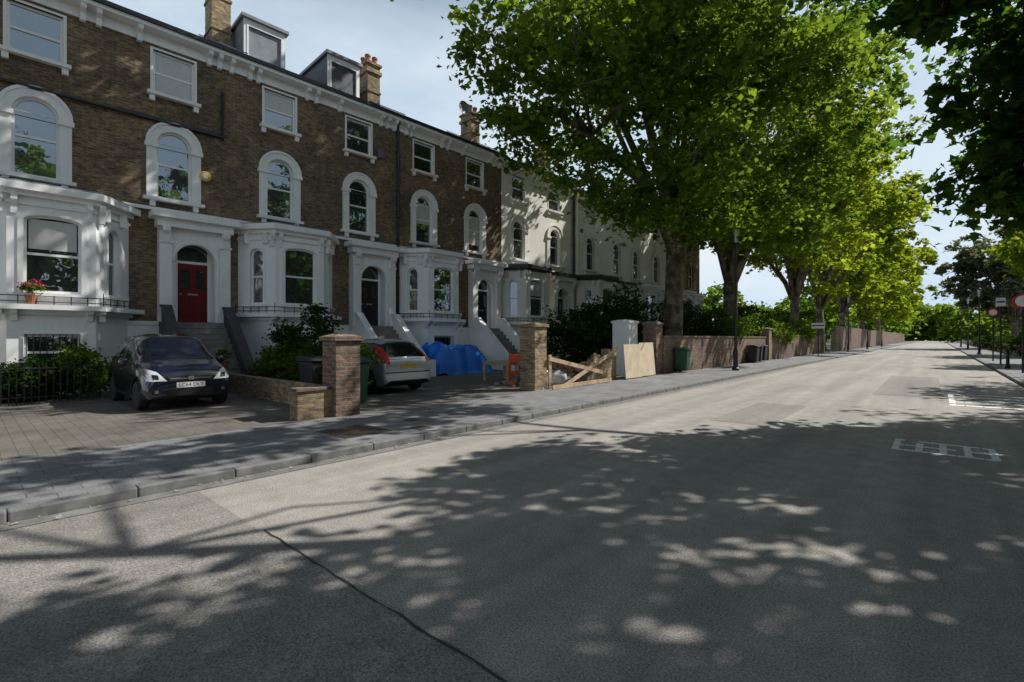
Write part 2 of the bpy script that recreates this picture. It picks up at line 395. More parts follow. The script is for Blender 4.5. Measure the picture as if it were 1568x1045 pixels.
    for i in range(11):
        P('steps').box(fx+.55+i*.205, fx+.55+(i+1)*.205+.02, dc-.75, dc+.75, 0, 2.08-(i+1)*.178)
        P('nosing').box(fx+.56+i*.205, fx+.59+(i+1)*.205, dc-.75, dc+.75, 2.08-(i+1)*.178+.001, 2.08-(i+1)*.178+.03)
    xe = fx+.55+11*.205+.2
    for sy in (-1, 1):
        yy = dc+sy*.85
        P('cheek').exy([(fx+.06, 0), (xe, 0), (xe, .45), (fx+.6, 2.55), (fx+.06, 2.55)], yy-.09, yy+.09)
        P('coping').exy([(fx+.43, 2.553), (fx+.62, 2.553), (xe+.03, .453), (xe+.03, .52), (fx+.64, 2.62), (fx+.43, 2.62)], yy-.14, yy+.14)
        P('cheek').box(xe-.02, xe+.22, yy-.14, yy+.14, 0, .75)
    P('cornice').box(fx+.002, fx+.06, ya, yb, 10.74+zo, 11.05+zo)
    P('cornice').box(fx-.1, fx+.42, ya, yb, 11.053+zo, 11.17+zo)
    P('gutter').box(fx+.3, fx+.5, ya, yb, 11.173+zo, 11.29+zo)
    for q in (A-1.05, A-.78, A+.95, A+1.3, B-.95+.05, B+.95, B+1.25, B+1.62):
        bracket(P('cornice'), fx+.05, q, 11.055+zo, .42, .34, .13)
    P('roof').exy([(fx+.38, 11.2+zo), (fx+.38, 11.24+zo), (-23, 13.7+zo), (-27.9, 11.3+zo), (-27.9, 11.2+zo)], ya+.13, yb-.13)
    P('parapet').exy([(fx+.2, 11.19+zo), (fx+.2, 11.45+zo), (-23, 14.0+zo), (-27.7, 11.5+zo), (-27.7, 11.2+zo)], yb-.16, yb+.16)
    P('parapetcap').exy([(fx+.22, 11.453+zo), (fx+.22, 11.5+zo), (-23, 14.06+zo), (-23, 14.01+zo)], yb-.2, yb+.2)
    ch = P('chimney'); ch.box(-21.5, -20.6, yb-.32, yb+.32, 12, cht); ch.box(-21.57, -20.53, yb-.4, yb+.4, cht-.4, cht-.25); ch.box(-21.57, -20.53, yb-.4, yb+.4, cht, cht+.1)
    for zz in (13.2, 14.4):
        if zz < cht-.6: ch.box(-21.54, -20.56, yb-.36, yb+.36, zz, zz+.08)
    for q in (-.18, .18):
        for x in (-21.25, -20.85): P('pots').lathe((x, yb+q, cht+.1), [(.12, 0), (.11, .3), (.14, .32), (.14, .4), (.09, .4)], seg=12)
    for (dy, dw, side) in dormers:
        x1 = -19.7; dt = 13.55
        P(side).box(-22.8, x1-.05, dy-dw/2, dy+dw/2, 11.5, dt)
        P('leadroof').box(-22.9, x1+.12, dy-dw/2-.1, dy+dw/2+.1, dt+.003, dt+.12)
        Od = (x1, 0, 0); h = window(P, Od, U, dy, dw-.3, 12.05, dt-.25, 0, .05, sill=True, proud=.02)
        P('dormerfront').panel(Od, U, [(dy-dw/2, 11.5), (dy+dw/2, 11.5), (dy+dw/2, dt), (dy-dw/2, dt)], [h], t=.049)
    if pipe:
        P('pipe').tube([(fx+.12, yb-.1, .2), (fx+.12, yb-.1, 10.9), (fx+.35, yb-.1, 11.2)], [.055]*3, 8)
        for zz in np.arange(1, 10.9, 1.6): P('pipe').tube([(fx+.12, yb-.1, zz), (fx+.12, yb-.1, zz+.1)], [.075]*2, 8)
    P('rooflight').exy([(-20.2, 12.33+zo), (-20.2, 12.41+zo), (-21.2, 12.93+zo), (-21.2, 12.85+zo)], A+.2, A+1.0)
    mats = dict(walls=wall, plinth='white', trim='white' if wall == 'brick' else wall, bay='white' if wall != 'cream' else 'cream', baycap=baycap, roofing='lead', sash='sash', glass='glass',
                blind='ceramic', rail='black', bars='black', portal='white' if wall != 'cream' else 'cream', door=door, brass='chrome', steps='stonestep', nosing='stonestep', cheek=cheek,
                coping='darkpaint' if cheek == 'darkpaint' else 'white', cornice='white' if wall != 'cream' else 'cream', gutter='black', roof='slate', parapet='brick', parapetcap='lead', chimney='ybrick',
                pots='pot', leadroof='lead', dormerfront='sash', dlead='lead', dslate='slate', pipe='black', rooflight='glass')
    for kk, p in P.d.items(): p.done(kk, mats[kk], root, smooth=False)
    return root, A
house('brick_house', -1, blinds=(0, .5, 0, 0, 0))
r0, A0 = house('brick_house', 0, door='reddoor', cheek='darkpaint', blinds=(0, 0, 0, .95, .4), cht=16.2)
r1, _ = house('brick_house', 1, door='bluedoor', dormers=((6.75, 1.5, 'dlead'), (9.95, 1.45, 'dslate')), blinds=(0, 0, .5, 0, 0), pipe=True, cht=14.5)
r2, _ = house('brick_house', 2, door='bluedoor', blinds=(.5, .8, 0, 0, 0), cht=14.3)
house('stucco_house', 3, wall='cream', door='bluedoor', baycap='black', cheek='cream', zo=-.1, blinds=(0, 0, 0, 0, .4), pipe=True, cht=13.8)
house('stucco_house', 4, wall='cream', door='bluedoor', baycap='black', cheek='cream', off=.35, zo=-.5, cht=13.5)
house('stucco_house', 5, wall='cream', door='bluedoor', cheek='cream', zo=-.3)
house('brick_house', 6, wall='ybrick', door='bluedoor', zo=-.3)
p = Part(); p.tube([(F+.08, -1, 8.38), (F+.08, 5.0, 8.38)], [.05, .05]); p.tube([(F+.08, 4.95, 8.3), (F+.08, 4.95, 9.9)], [.045]*2)
p.box(F+.003, F+.05, 2.2, 5.1, 8.44, 8.5); p.done('soil_pipe', 'black', r0)
p = Part(); p.lathe((F, 4.45, 6.95), [(.17, .01), (.17, .09), (.13, .12)], 'X', 20); p.done('alarm_box', 'yellowbox', r0)
p = Part(); p.lathe((F+.12, 4.45, 6.95), [(.09, 0), (.08, .015)], 'X', 16); p.done('alarm_box_badge', 'sash', r0)
p = Part(); p.box(F+.01, F+.1, 10.85, 11.1, 9.3, 9.65); p.done('alarm_box', 'purple', r1, bevel=.02)
p = Part(); p.lathe((-20.4, 17.2, 14.2), [(.05, 0), (.28, .06), (.36, .14), (.37, .13), (.28, .04), (.05, -.02)], 'X', 20); p.tube([(-20.4, 17.2, 14.2), (-20.5, 17.2, 12.4)], [.02, .02]); p.done('satellite_dish', 'lead', r2)

# ------------------------------------------------------------------ ground, road, pavement
def plain(name, mat, x0, x1, y0, y1, z, zb=None):
    p = Part()
    if zb is None: p.add([(x0, y0, z), (x1, y0, z), (x1, y1, z), (x0, y1, z)], [(0, 1, 2, 3)])
    else: p.box(x0, x1, y0, y1, zb, z)
    return p.done(name, mat)
plain('ground', 'soil', -900, 900, -900, 1500, -.02)
plain('road', 'asphalt', -6.0, 2.1, -80, 900, 0)
edge = [(x, 1.66+random.uniform(-.012, .012)) for x in np.linspace(-4.2, 2.05, 44)]
p = Part(); pts = [(-5.78, -30), (-5.78, 1.62), (-4.2, 1.63)]+edge+[(2.05, -30)]
p.add([(x, y, .004) for x, y in pts], [tuple(range(len(pts)-1, -1, -1))]); p.done('road_patch', 'asphalt2')
p = Part()
p.add([(-3.35, 9.6, .004), (-2.3, 9.65, .004), (-2.28, 13.1, .004), (-3.3, 13.0, .004)], [(0, 1, 2, 3)]); p.add([(-1.4, 17, .004), (.1, 17.1, .004), (.05, 26, .004), (-1.45, 26, .004)], [(0, 1, 2, 3)])
p.done('road_patch', 'asphalt2')
p = Part()
def strip(p, pts, w, z):
    ws = [w*random.uniform(.3, 1.5) for _ in pts]
    for i in range(len(pts)-1):
        (x0, y0), (x1, y1) = pts[i], pts[i+1]
        p.add([(x0, y0-ws[i], z), (x1, y1-ws[i+1], z), (x1, y1+ws[i+1], z), (x0, y0+ws[i], z)], [(0, 1, 2, 3)])
strip(p, edge, .008, .008); p.done('tar_joint', 'tar')
PV = .10
plain('pavement', 'slabs', -8.55, -6.155, -80, 900, PV, -.1)
p = Part(); y = -60
while y < 160:
    L = random.uniform(.89, .91); p.box(-6.15, -6.02, y, y+L-.006, -.1, PV+.002+random.uniform(-.0015, .0015)); y += L
p.box(-6.15, -6.02, 160, 900, -.1, PV+.002); p.done('kerb', 'kerb', bevel=.015)
plain('gutter_channel', 'gutterstone', -6.0, -5.8, -60, 300, .006)
p = Part(); y = -60
while y < 160:
    L = random.uniform(.85, .95); p.box(2.11, 2.25, y, y+L-.012, -.1, PV+.004); y += L
p.box(2.11, 2.25, 160, 900, -.1, PV); p.done('kerb', 'kerb', bevel=.012)
plain('pavement', 'slabs', 2.265, 5.0, -80, 900, PV, -.1)
plain('driveway', 'drive', -18.3, -8.555, -20, 19.3, PV-.004, -.1)
plain('front_garden', 'soil', -18.3, -8.9, 19.3, 300, .09, -.1)
p = Part(); p.box(-7.5, -6.6, 3.75, 4.6, .05, PV+.005)
for i in range(14): p.box(-7.45, -6.65, 3.8+i*.055, 3.82+i*.055, PV+.005, PV+.01)
p.done('pavement_cover', 'iron')
p = Part(); p.box(-7.35, -7.1, 5.3, 5.55, .05, PV+.005); p.done('stop_tap_cover', 'iron')
p = Part(); p.box(-6.6, -6.3, 4.9, 5.2, .05, PV+.004); p.done('stop_tap_cover', 'iron')
p = Part(); p.lathe((-2.9, 8.5, 0), [(.3, 0), (.3, .005), (.27, .006), (.25, .004)], seg=24); p.done('manhole_cover', 'gutterstone')
p = Part()
def dash(p, x0, x1, y0, y1, z=.0045, skip=.05):
    n = max(1, int(max(x1-x0, y1-y0)/.14))
    for i in range(n):
        if random.random() < skip: continue
        a, b_ = i/n, (i+1)/n-.03/n*random.random()*6
        if x1-x0 > y1-y0: p.add([(x0+(x1-x0)*a, y0+random.uniform(-.008, .008), z), (x0+(x1-x0)*b_, y0+random.uniform(-.008, .008), z), (x0+(x1-x0)*b_, y1, z), (x0+(x1-x0)*a, y1, z)], [(0, 1, 2, 3)])
        else: p.add([(x0, y0+(y1-y0)*a, z), (x1, y0+(y1-y0)*a, z), (x1+random.uniform(-.01, .01), y0+(y1-y0)*b_, z), (x0, y0+(y1-y0)*b_, z)], [(0, 1, 2, 3)])
for i in range(5): dash(p, -.5+i*.26, -.42+i*.26, 8.85, 9.75)
for j in range(3): dash(p, -.5, .62, 8.83+j*.42, 8.92+j*.42, .0052)
p.done('road_marking', 'marking')
p = Part()
for i in range(5): dash(p, .35, 1.75, 15.5+i*.75, 15.7+i*.75)
dash(p, 1.78, 1.9, 15.4, 19); dash(p, .22, .34, 15.4, 19); p.done('road_marking', 'marking')

# ------------------------------------------------------------------ foliage & trees
SH4 = np.array([(-.5, 0), (-.05, .36), (.5, 0), (-.05, -.36)])
SHM = np.array([(-.5, 0), (-.28, .36), (-.03, .22), (.16, .44), (.2, .18), (.55, 0), (.2, -.18), (.16, -.44), (-.03, -.22), (-.28, -.36)])
def foliage(name, C, R, cl, per, size, mat, parent, seed, clr=.55, up=.5, shape=SH4, flat=.6, rmin=.45):
    rng = np.random.default_rng(seed); C = np.array(C, float); R = np.array(R, float)
    if R.ndim == 1: R = np.repeat(R[:, None], 3, 1)
    n = len(C); d = rng.normal(size=(n, cl, 3)); d /= np.linalg.norm(d, axis=2, keepdims=True)
    rad = rmin+(1-rmin)*rng.random((n, cl, 1))**.6
    cc = (C[:, None]+R[:, None]*d*rad).reshape(-1, 3)
    nc = len(cc); cv = rng.random((nc, 1))
    sz = clr*(.6+.8*rng.random((nc, 1, 1)))
    off = rng.normal(size=(nc, per, 3)); off *= np.array([.6, .6, .6*flat])*sz
    P = (cc[:, None]+off); P[..., 2] -= (off[..., 0]**2+off[..., 1]**2)*.35; P = P.reshape(-1, 3)
    cvr = np.repeat(cv[:, 0], per); keep = P[:, 2] > .05; P = P[keep]; cvr = cvr[keep]
    L = len(P); lv = rng.random(L)*.55+.45*cvr
    nn = rng.normal(size=(L, 3)); nn[:, 2] = np.abs(nn[:, 2])+up; nn /= np.linalg.norm(nn, axis=1, keepdims=True)
    t = np.cross(nn, rng.normal(size=(L, 3))); t /= np.linalg.norm(t, axis=1, keepdims=True); b_ = np.cross(nn, t)
    s = size*(.6+.8*rng.random((L, 1))); k = len(shape)
    V = np.empty((L, k, 3))
    for i, (a, c) in enumerate(shape): V[:, i] = P+s*(t*a+b_*c+nn*(abs(c)*.35))
    me = bpy.data.meshes.new(name)
    me.vertices.add(L*k); me.vertices.foreach_set('co', V.astype(np.float32).ravel())
    me.loops.add(L*k); me.loops.foreach_set('vertex_index', np.arange(L*k, dtype=np.int32))
    me.polygons.add(L); me.polygons.foreach_set('loop_start', np.arange(0, L*k, k, dtype=np.int32))
    me.update(calc_edges=True)
    at = me.attributes.new('lv', 'FLOAT', 'POINT'); at.data.foreach_set('value', np.repeat(lv, k).astype(np.float32))
    me.materials.append(M[mat]); ob = bpy.data.objects.new(name, me); sc.collection.objects.link(ob)
    if parent: ob.parent = parent
    return ob
def tree(name, base, fork, r0, cc, cr, nl, cl, per, size, mat, seed, extra=(), shape=SH4, lobe=.33, clr=.6, limbs=14, drop=()):
    rng = random.Random(seed); root = empty(name); C = []; R = []; guard = 0
    while len(C) < nl and guard < 5000:
        guard += 1
        d = Vector((rng.gauss(0, 1), rng.gauss(0, 1), rng.gauss(0, 1))).normalized(); q = rng.uniform(.35, .85)
        c = Vector((cc[0]+cr[0]*d.x*q, cc[1]+cr[1]*d.y*q, cc[2]+cr[2]*d.z*q))
        if any((c-Vector(e[:3])).length < e[3] for e in drop): continue
        l = lobe*min(cr)*rng.uniform(.7, 1.3); C.append(c); R.append((l, l, l*.75))
    for e in extra: C.append(Vector(e[:3])); R.append((e[3], e[3], e[3]*.75))
    T = Part(); b0 = Vector(base); fk = Vector((base[0]+rng.uniform(-.3, .3), base[1]+rng.uniform(-.3, .3), fork))
    T.tube([b0-Vector((0, 0, .2)), b0+Vector((0, 0, .4)), b0.lerp(fk, .3)+Vector((rng.uniform(-.15, .15), 0, 0)), b0.lerp(fk, .65), fk], [r0*1.45, r0*1.1, r0, r0*.92, r0*.95], 14)
    order = sorted(range(len(C)), key=lambda i: rng.random())
    mains = []
    for i in order[:limbs]:
        e = C[i]; m1 = fk.lerp(e, .35)+Vector((rng.uniform(-.6, .6), rng.uniform(-.6, .6), rng.uniform(.2, 1.4))); m2 = fk.lerp(e, .7)+Vector((rng.uniform(-.5, .5), rng.uniform(-.5, .5), rng.uniform(0, 1)))
        r = r0*rng.uniform(.32, .55)
        T.tube([fk-Vector((0, 0, .6)), fk.lerp(m1, .5)+Vector((0, 0, .2)), m1, m2, e], [r*1.1, r*.95, r*.75, r*.45, r*.15], 8); mains += [m1, m2]
    for i in order[limbs:]:
        e = C[i]; s = min(mains, key=lambda q: (q-e).length); m1 = s.lerp(e, .5)+Vector((rng.uniform(-.4, .4), rng.uniform(-.4, .4), rng.uniform(-.2, .5)))
        T.tube([s, m1, e], [r0*.16, r0*.1, r0*.04], 6)
    for i in range(len(C)):
        for _ in range(4):
            e = C[i]+Vector((rng.gauss(0, .5)*R[i][0], rng.gauss(0, .5)*R[i][0], rng.gauss(0, .4)*R[i][0]))
            T.tube([C[i], C[i].lerp(e, .5)+Vector((0, 0, .1)), e], [r0*.05, r0*.035, .01], 5)
    T.done('trunk', 'bark', root, smooth=True)
    foliage('foliage', C, R, cl, per, size, mat, root, seed, clr, shape=shape)
    return root
sun_gap = ((-15, 25.5, 11.5, 3.6), (-13, 29, 15.3, 3.8), (-10, 34, 20.5, 3.8), (-7.5, 38.5, 25, 3.8))  # crown openings shaped to let sun through onto the stucco houses
tree('unseen_plane_tree', (-10.7, 25.2, .1), 6.4, .52, (-10, 22.5, 15.8), (8.5, 11, 9.5), 54, 22, 50, .27, 'leaf', 11, drop=sun_gap, lobe=.34,
     extra=((-12, 13, 12.5, 2.0), (-11, 13.4, 10.4, 1.6), (-10, 16, 8, 1.6), (-9.5, 18.5, 7.2, 1.6), (-8, 23, 7, 1.6), (-6.5, 26, 8, 1.8), (-7, 19, 9, 2.2), (-6.5, 16.5, 11.5, 2.2), (-9, 13, 12.5, 2.2),
            (-13.5, 9.5, 17, 1.7), (-12.4, 12.6, 18.5, 1.9), (-14.2, 13.5, 17.5, 1.8), (-11.5, 9.2, 19.5, 1.6), (-13.4, 16.3, 20, 2), (-14.6, 7.0, 17.2, 1.5), (-15.2, 10.6, 16.4, 1.4), (-12.6, 6.2, 18.8, 1.3)))  # lobes above the frame, added to throw broken shade on the brick facades
tree('unseen_plane_tree', (-11, 36, .1), 5.5, .5, (-9.5, 37.5, 15), (8.5, 8, 11), 40, 20, 42, .34, 'leaf', 12, drop=sun_gap, lobe=.36)
tree('lime_tree', (-9.6, 49, .1), 5, .4, (-8.6, 49, 14.5), (8.2, 7.5, 11), 36, 18, 38, .40, 'leaf2', 13, lobe=.36)
tree('lime_tree', (-9.6, 63, .1), 5, .4, (-8.4, 63, 14.5), (8, 8, 11), 30, 18, 34, .48, 'leaf2', 14, lobe=.36)
tree('lime_tree', (-9.6, 80, .1), 5, .4, (-8.4, 80, 14.5), (7.8, 9, 11.5), 26, 16, 32, .6, 'leaf2', 15, lobe=.38)
tree('lime_tree', (-9.6, 102, .1), 5, .4, (-8.4, 102, 14), (7.6, 10, 11.5), 24, 14, 30, .75, 'leaf2', 16, lobe=.38)
tree('lime_tree', (-9.6, 130, .1), 5, .4, (-8.6, 130, 13.5), (7.4, 12, 11), 22, 14, 28, .95, 'leaf2', 17, lobe=.38)
rr = random.Random(8)
def crown_row(y0, y1, n, sep=1.15):
    L = []; tries = 0
    while len(L) < n and tries < 4000:
        tries += 1
        y = rr.uniform(y0, y1); e = -.1+(y-8.3)*.38; x = e+1.0+rr.random()*6.5; z = rr.uniform(8.3, 10.2)
        if any((x-q[0])**2+(y-q[1])**2 < sep**2 for q in L): continue
        L.append((x, y, z, rr.uniform(.85, 1.35)))
    return L
low = ((1.6, 13.0, 8.2, 1.2), (.7, 12.6, 5.9, .9), (1.4, 13.6, 5.2, .8), (2.3, 13.5, 6.5, 1.2), (.9, 11.2, 8.8, .9), (2.6, 15, 7.5, 1.3), (.1, 11.4, 7.6, .7),
       (.8, 13.4, 7.2, .8), (1.6, 14.6, 5.7, .9), (1.9, 12.2, 6.6, .9), (3.4, 14.8, 8.4, 1.2), (3.2, 15.5, 5.6, 1.1), (.3, 12.4, 8.4, .8), (.8, 12.8, 4.5, .55), (1.4, 13.3, 4.2, .6), (2.2, 14.2, 4.8, .9), (2.9, 14.8, 4.3, .8),
       (-1.6, 11.0, 11.4, .8), (-1.7, 13.0, 11.6, .9), (-1.5, 15.2, 11.7, 1.0), (-1.8, 9.2, 11.3, .7), (-1.6, 17, 12, .9), (-1.9, 7.4, 11.3, .6))  # high lobes out of view, added to shade the left pavement
tree('unseen_maple_tree', (6.8, 14.5, .1), 4.5, .35, (5.9, 12.5, 9.2), (3.9, 7.2, 3.2), 0, 17, 34, .21, 'leafnear', 21, extra=tuple(crown_row(10.5, 21, 36))+low, shape=SHM, clr=.42, limbs=16)
tree('unseen_maple_tree', (6.2, 4.5, .1), 4.5, .35, (5, 5, 9.2), (3.9, 7.2, 3.2), 0, 17, 34, .23, 'leafnear', 22, extra=tuple(crown_row(1.5, 10.5, 38)), clr=.42, limbs=16)
tree('unseen_maple_tree', (9.8, 27, .1), 4.5, .35, (9.2, 27, 10.5), (5.8, 8, 5), 22, 14, 34, .28, 'leafnear', 26)
tree('unseen_maple_tree', (7.5, -9, .1), 4.5, .35, (7, -9, 10.5), (6, 8, 5), 26, 12, 24, .42, 'leafnear', 27)  # tree behind the camera, added to block skylight on the near road
tree('unseen_plane_tree', (-10.2, -9, .1), 6, .5, (-8, -10, 14), (8, 9, 8), 30, 12, 24, .5, 'leaf', 28)  # unseen crown behind the camera, put in to cut skylight
tree('beech_tree', (8.5, 100, .1), 4, .4, (7.5, 100, 12), (7, 8, 9), 26, 16, 34, .6, 'leafpurple', 23)
tree('lime_tree', (8.5, 62, .1), 3, .35, (8.3, 62, 8), (5.5, 7, 5), 22, 16, 36, .4, 'leaf2', 24)
tree('lime_tree', (8.5, 42, .1), 3, .35, (9.5, 42, 8), (5.5, 6, 5), 20, 16, 36, .36, 'leafnear', 25)
rr = random.Random(3); C = []; R = []
for i in range(70):
    y = rr.uniform(170, 320); x = rr.choice((-1, 1))*rr.uniform(6, 60)+(-2); C.append((x, y, rr.uniform(4, 15))); R.append((7, 7, 6))
for i in range(22): C.append((rr.uniform(-14, 12), rr.uniform(330, 350), rr.uniform(3, 17))); R.append((6, 5, 5))
foliage('distant_trees', C, R, 30, 20, 1.7, 'leaf', None, 31, 2.2)
C = []; R = []
for i in range(120): C.append((rr.uniform(19, 27), rr.uniform(-15, 75), rr.uniform(2, 17))); R.append((3, 3, 3))
foliage('reflected_trees', C, R, 12, 22, 1.0, 'leaf', None, 38, 1.5)  # out-of-view trees opposite, added to darken the window reflections
C = []; R = []
for i in range(44):
    y = rr.uniform(20, 60); C.append((rr.uniform(-13.5, -10.4), y, rr.uniform(.8, 3.4))); R.append((1.3, 1.4, 1.3))
for i in range(10): C.append((rr.uniform(-14, -11.2), rr.uniform(18.5, 22), rr.uniform(1, 3))); R.append((1.1, 1.1, 1.3))
foliage('shrubbery', C, R, 26, 36, .17, 'leafdark', None, 32, .4)
C = [(rr.uniform(-9.3, -8.7), rr.uniform(30, 52), rr.uniform(1.5, 2.8)) for i in range(20)]; R = [(.5, 1.2, .7)]*20
foliage('ivy', C, R, 16, 36, .15, 'leaf', None, 36, .3)
def bush(name, C, R, seed, mat='leafdark', cl=30, per=45, size=.09, clr=.2): return foliage(name, C, R, cl, per, size, mat, None, seed, clr)
bush('hedge', [(-16.4+rr.uniform(-.2, .2), y, rr.uniform(.45, .85)) for y in np.linspace(-2, 1.6, 16)], [(.42, .4, .42)]*16, 33)
bush('shrub', [(-16.1+rr.uniform(-.2, .2), rr.uniform(1.9, 2.7), rr.uniform(.5, 1.1)) for i in range(5)], [(.3, .3, .35)]*5, 41, 'leaf', 22, 36, .09)
bush('shrub', [(rr.uniform(-15, -10.6), rr.uniform(5.7, 6.5), rr.uniform(.5, 1.15)) for i in range(22)], [(.5, .45, .45)]*22, 34, 'leaf', 26, 40)
bush('shrub', [(-11.6, 6.0, 1.5), (-11.8, 6.1, 1.9), (-12.1, 6.0, 2.15), (-13.2, 6, 1.6), (-14, 6, 1.7)], [(.25, .25, .35)]*5, 35, 'leafdark', 18, 30)
p = Part(); p.tube([(-11.8, 6.0, .1), (-11.8, 6.05, 1.2), (-12, 6, 2.1)], [.03, .025, .01], 6); p.done('shrub_stem', 'bark')
foliage('hedge', [(5.7, y, .9) for y in np.arange(16, 130, 1.2)], [(.6, .8, .9)]*95, 12, 26, .22, 'leafdark', None, 37, .3)
rg = np.random.default_rng(9); vs = []; fs = []
for i in range(900):
    if i % 2: x = -6.0+abs(rg.normal())*.09; z = .012
    else: x = -8.5+abs(rg.normal())*.12; z = PV+.006
    y = rg.uniform(-3, 40); a = rg.uniform(0, 6.28); s = rg.uniform(.012, .035); o = len(vs)
    vs += [(x+s*math.cos(a+t)*(1 if k % 2 else .55), y+s*math.sin(a+t)*(1 if k % 2 else .55), z+.006*(k % 2)) for k, t in enumerate((0, 1.57, 3.14, 4.71))]; fs.append((o, o+1, o+2, o+3))
p = Part(); p.add(vs, fs); p.done('leaf_litter', 'rubble')

# ------------------------------------------------------------------ walls, piers
def pier(x, y, w, h, mat='ybrick', cap='ybrick'):
    r = empty('brick_pier' if mat != 'white' else 'white_pier', (x, y, 0)); p = Part(); w /= 2
    p.box(-w, w, -w, w, .05, h-.14); p.done('shaft', mat, r, bevel=.01)
    p = Part(); p.box(-w-.05, w+.05, -w-.05, w+.05, h-.139, h-.06); p.add([(-w-.05, -w-.05, h-.059), (w+.05, -w-.05, h-.059), (w+.05, w+.05, h-.059), (-w-.05, w+.05, h-.059), (-w*.5, -w*.5, h), (w*.5, -w*.5, h), (w*.5, w*.5, h), (-w*.5, w*.5, h)], [(0, 1, 5, 4), (1, 2, 6, 5), (2, 3, 7, 6), (3, 0, 4, 7), (4, 5, 6, 7), (3, 2, 1, 0)])
    p.done('cap', cap, r, bevel=.008); return r
pier(-8.85, 4.95, .52, 1.68, 'rbrick', 'rbrick'); pier(-8.85, 11.0, .56, 2.05, 'ybrick', 'ybrick')
pier(-9.7, 18.1, .75, 2.35, 'white', 'white'); pier(-9.05, 19.3, .6, 2.3, 'rbrick', 'kerb')
p = Part(); p.box(-9.0, -8.7, 4.0, 4.69, .05, .62); p.box(-15, -9.12, 4.9, 5.1, .05, .6); r = p.done('low_brick_wall', 'ybrick', bevel=.01)
p = Part(); p.box(-9.03, -8.67, 3.98, 4.69, .622, .68); p.done('wall_coping', 'rbrick', r)
p = Part()
for i, (y0, y1) in enumerate(zip(np.arange(13.6, 15.6, .225), np.arange(13.825, 15.9, .225))):
    p.box(-8.95, -8.72, y0, y1-.001, .05, .7+.06*i+random.choice((0, .075, .15)))
p.done('low_brick_wall', 'ybrick')
p = Part(); p.box(-9.0, -8.75, 19.7, 36, .05, 1.62); p.box(-9.0, -8.75, 37, 57, .05, 1.75); r = p.done('garden_wall', 'rbrick')
p = Part(); p.box(-9.04, -8.71, 19.7, 36, 1.621, 1.7); p.box(-9.04, -8.71, 37, 57, 1.751, 1.83); p.done('wall_coping', 'rbrick', r)
for y in (36.5, 57.5, 66): pier(-8.88, y, .6, 2.3, 'ybrick', 'kerb')
p = Part(); p.box(-9.0, -8.75, 66.4, 220, .05, 3.0); p.done('garden_wall', 'rbrick')
p = Part(); p.box(5.2, 5.4, 14, 160, .05, 1.0); p.done('garden_wall', 'ybrick')
T = Matrix.Rotation(math.radians(-5), 3, 'Y')
p = Part(); p.obox((-8.45, 16.35, .75), .012, .62, .62, 0, T); p.obox((-8.5, 17.65, .78), .012, .64, .64, .03, T); p.done('plywood_hoarding', 'ply')
def plank(p, a, b_, w=.06, t=.02):
    a, b_ = Vector(a), Vector(b_); d = (b_-a); d.normalize(); n = Vector((1, 0, 0)); s = d.cross(n).normalized()
    vs = [q+s*e*w+n*f*t for q in (a, b_) for e, f in ((-1, -1), (1, -1), (1, 1), (-1, 1))]
    p.add(vs, [(0, 1, 2, 3), (7, 6, 5, 4), (0, 4, 5, 1), (1, 5, 6, 2), (2, 6, 7, 3), (3, 7, 4, 0)])
p = Part(); plank(p, (-8.5, 11.3, 1.0), (-8.45, 14.2, .45)); plank(p, (-8.4, 11.9, .15), (-8.6, 15.6, 1.25)); plank(p, (-8.3, 11.2, .17), (-8.35, 14.6, .18)); plank(p, (-8.55, 13.9, .12), (-8.55, 13.9, 1.1)); plank(p, (-8.55, 11.4, .12), (-8.55, 11.4, 1.1))
p.done('timber_barrier', 'wood')
# builders' clutter behind the barrier
p = Part(); q = Part(); rg_ = random.Random(5)
for i in range(700):
    a = rg_.uniform(0, 6.28); d = abs(rg_.gauss(0, .55)); x, y = -10.0+d*math.cos(a)*.9, 13.4+d*math.sin(a)*1.5
    z = .1+max(0, .85*(1-d/1.3))*rg_.uniform(.4, 1); s = rg_.uniform(.05, .13)
    R = Matrix.Rotation(rg_.uniform(0, 3), 3, 'X') @ Matrix.Rotation(rg_.uniform(0, 3), 3, 'Y')
    (p if rg_.random() < .6 else q).obox((x, y, z), s, s*.6, s*.45, rg_.uniform(0, 3), R)
p.done('rubble_heap', 'rubble'); q.done('broken_bricks', 'pot', None)
def sack(x, y, s, rz, sd):
    rng = random.Random(sd); vs = []; fs = []; n, m_ = 14, 9
    for j in range(m_):
        v = j/(m_-1); rad = (.85+.25*math.sin(v*3.0))*(1 if v < .85 else .8-(v-.85)*3)
        for i in range(n):
            a = 2*math.pi*i/n; w = 1+.07*math.sin(3*a+sd)+.05*rng.uniform(-1, 1)
            cx = math.copysign(abs(math.cos(a))**.6, math.cos(a)); sy = math.copysign(abs(math.sin(a))**.6, math.sin(a))
            X_, Y_ = cx*s*.5*rad*w, sy*s*.5*rad*w
            vs.append((x+X_*math.cos(rz)-Y_*math.sin(rz), y+X_*math.sin(rz)+Y_*math.cos(rz), PV+v*s*(.85+.06*rng.uniform(-1, 1))))
    for j in range(m_-1):
        for i in range(n): fs.append((j*n+i, j*n+(i+1) % n, (j+1)*n+(i+1) % n, (j+1)*n+i))
    fs.append(tuple(range((m_-1)*n, m_*n))); p = Part(); p.add(vs, fs); p.done('builders_sack', 'sack', smooth=True)
sack(-9.5, 12.1, .62, .2, 1); sack(-9.35, 12.9, .5, .7, 2); sack(-9.7, 15.0, .7, .1, 3); sack(-11.0, 14.9, .8, .5, 4)
r = empty('plastic_barrier', (-10.2, 12.2, PV), math.radians(75)); p = Part()
p.box(-.6, .6, -.02, .02, .72, .98); p.box(-.6, .6, -.02, .02, .30, .42)
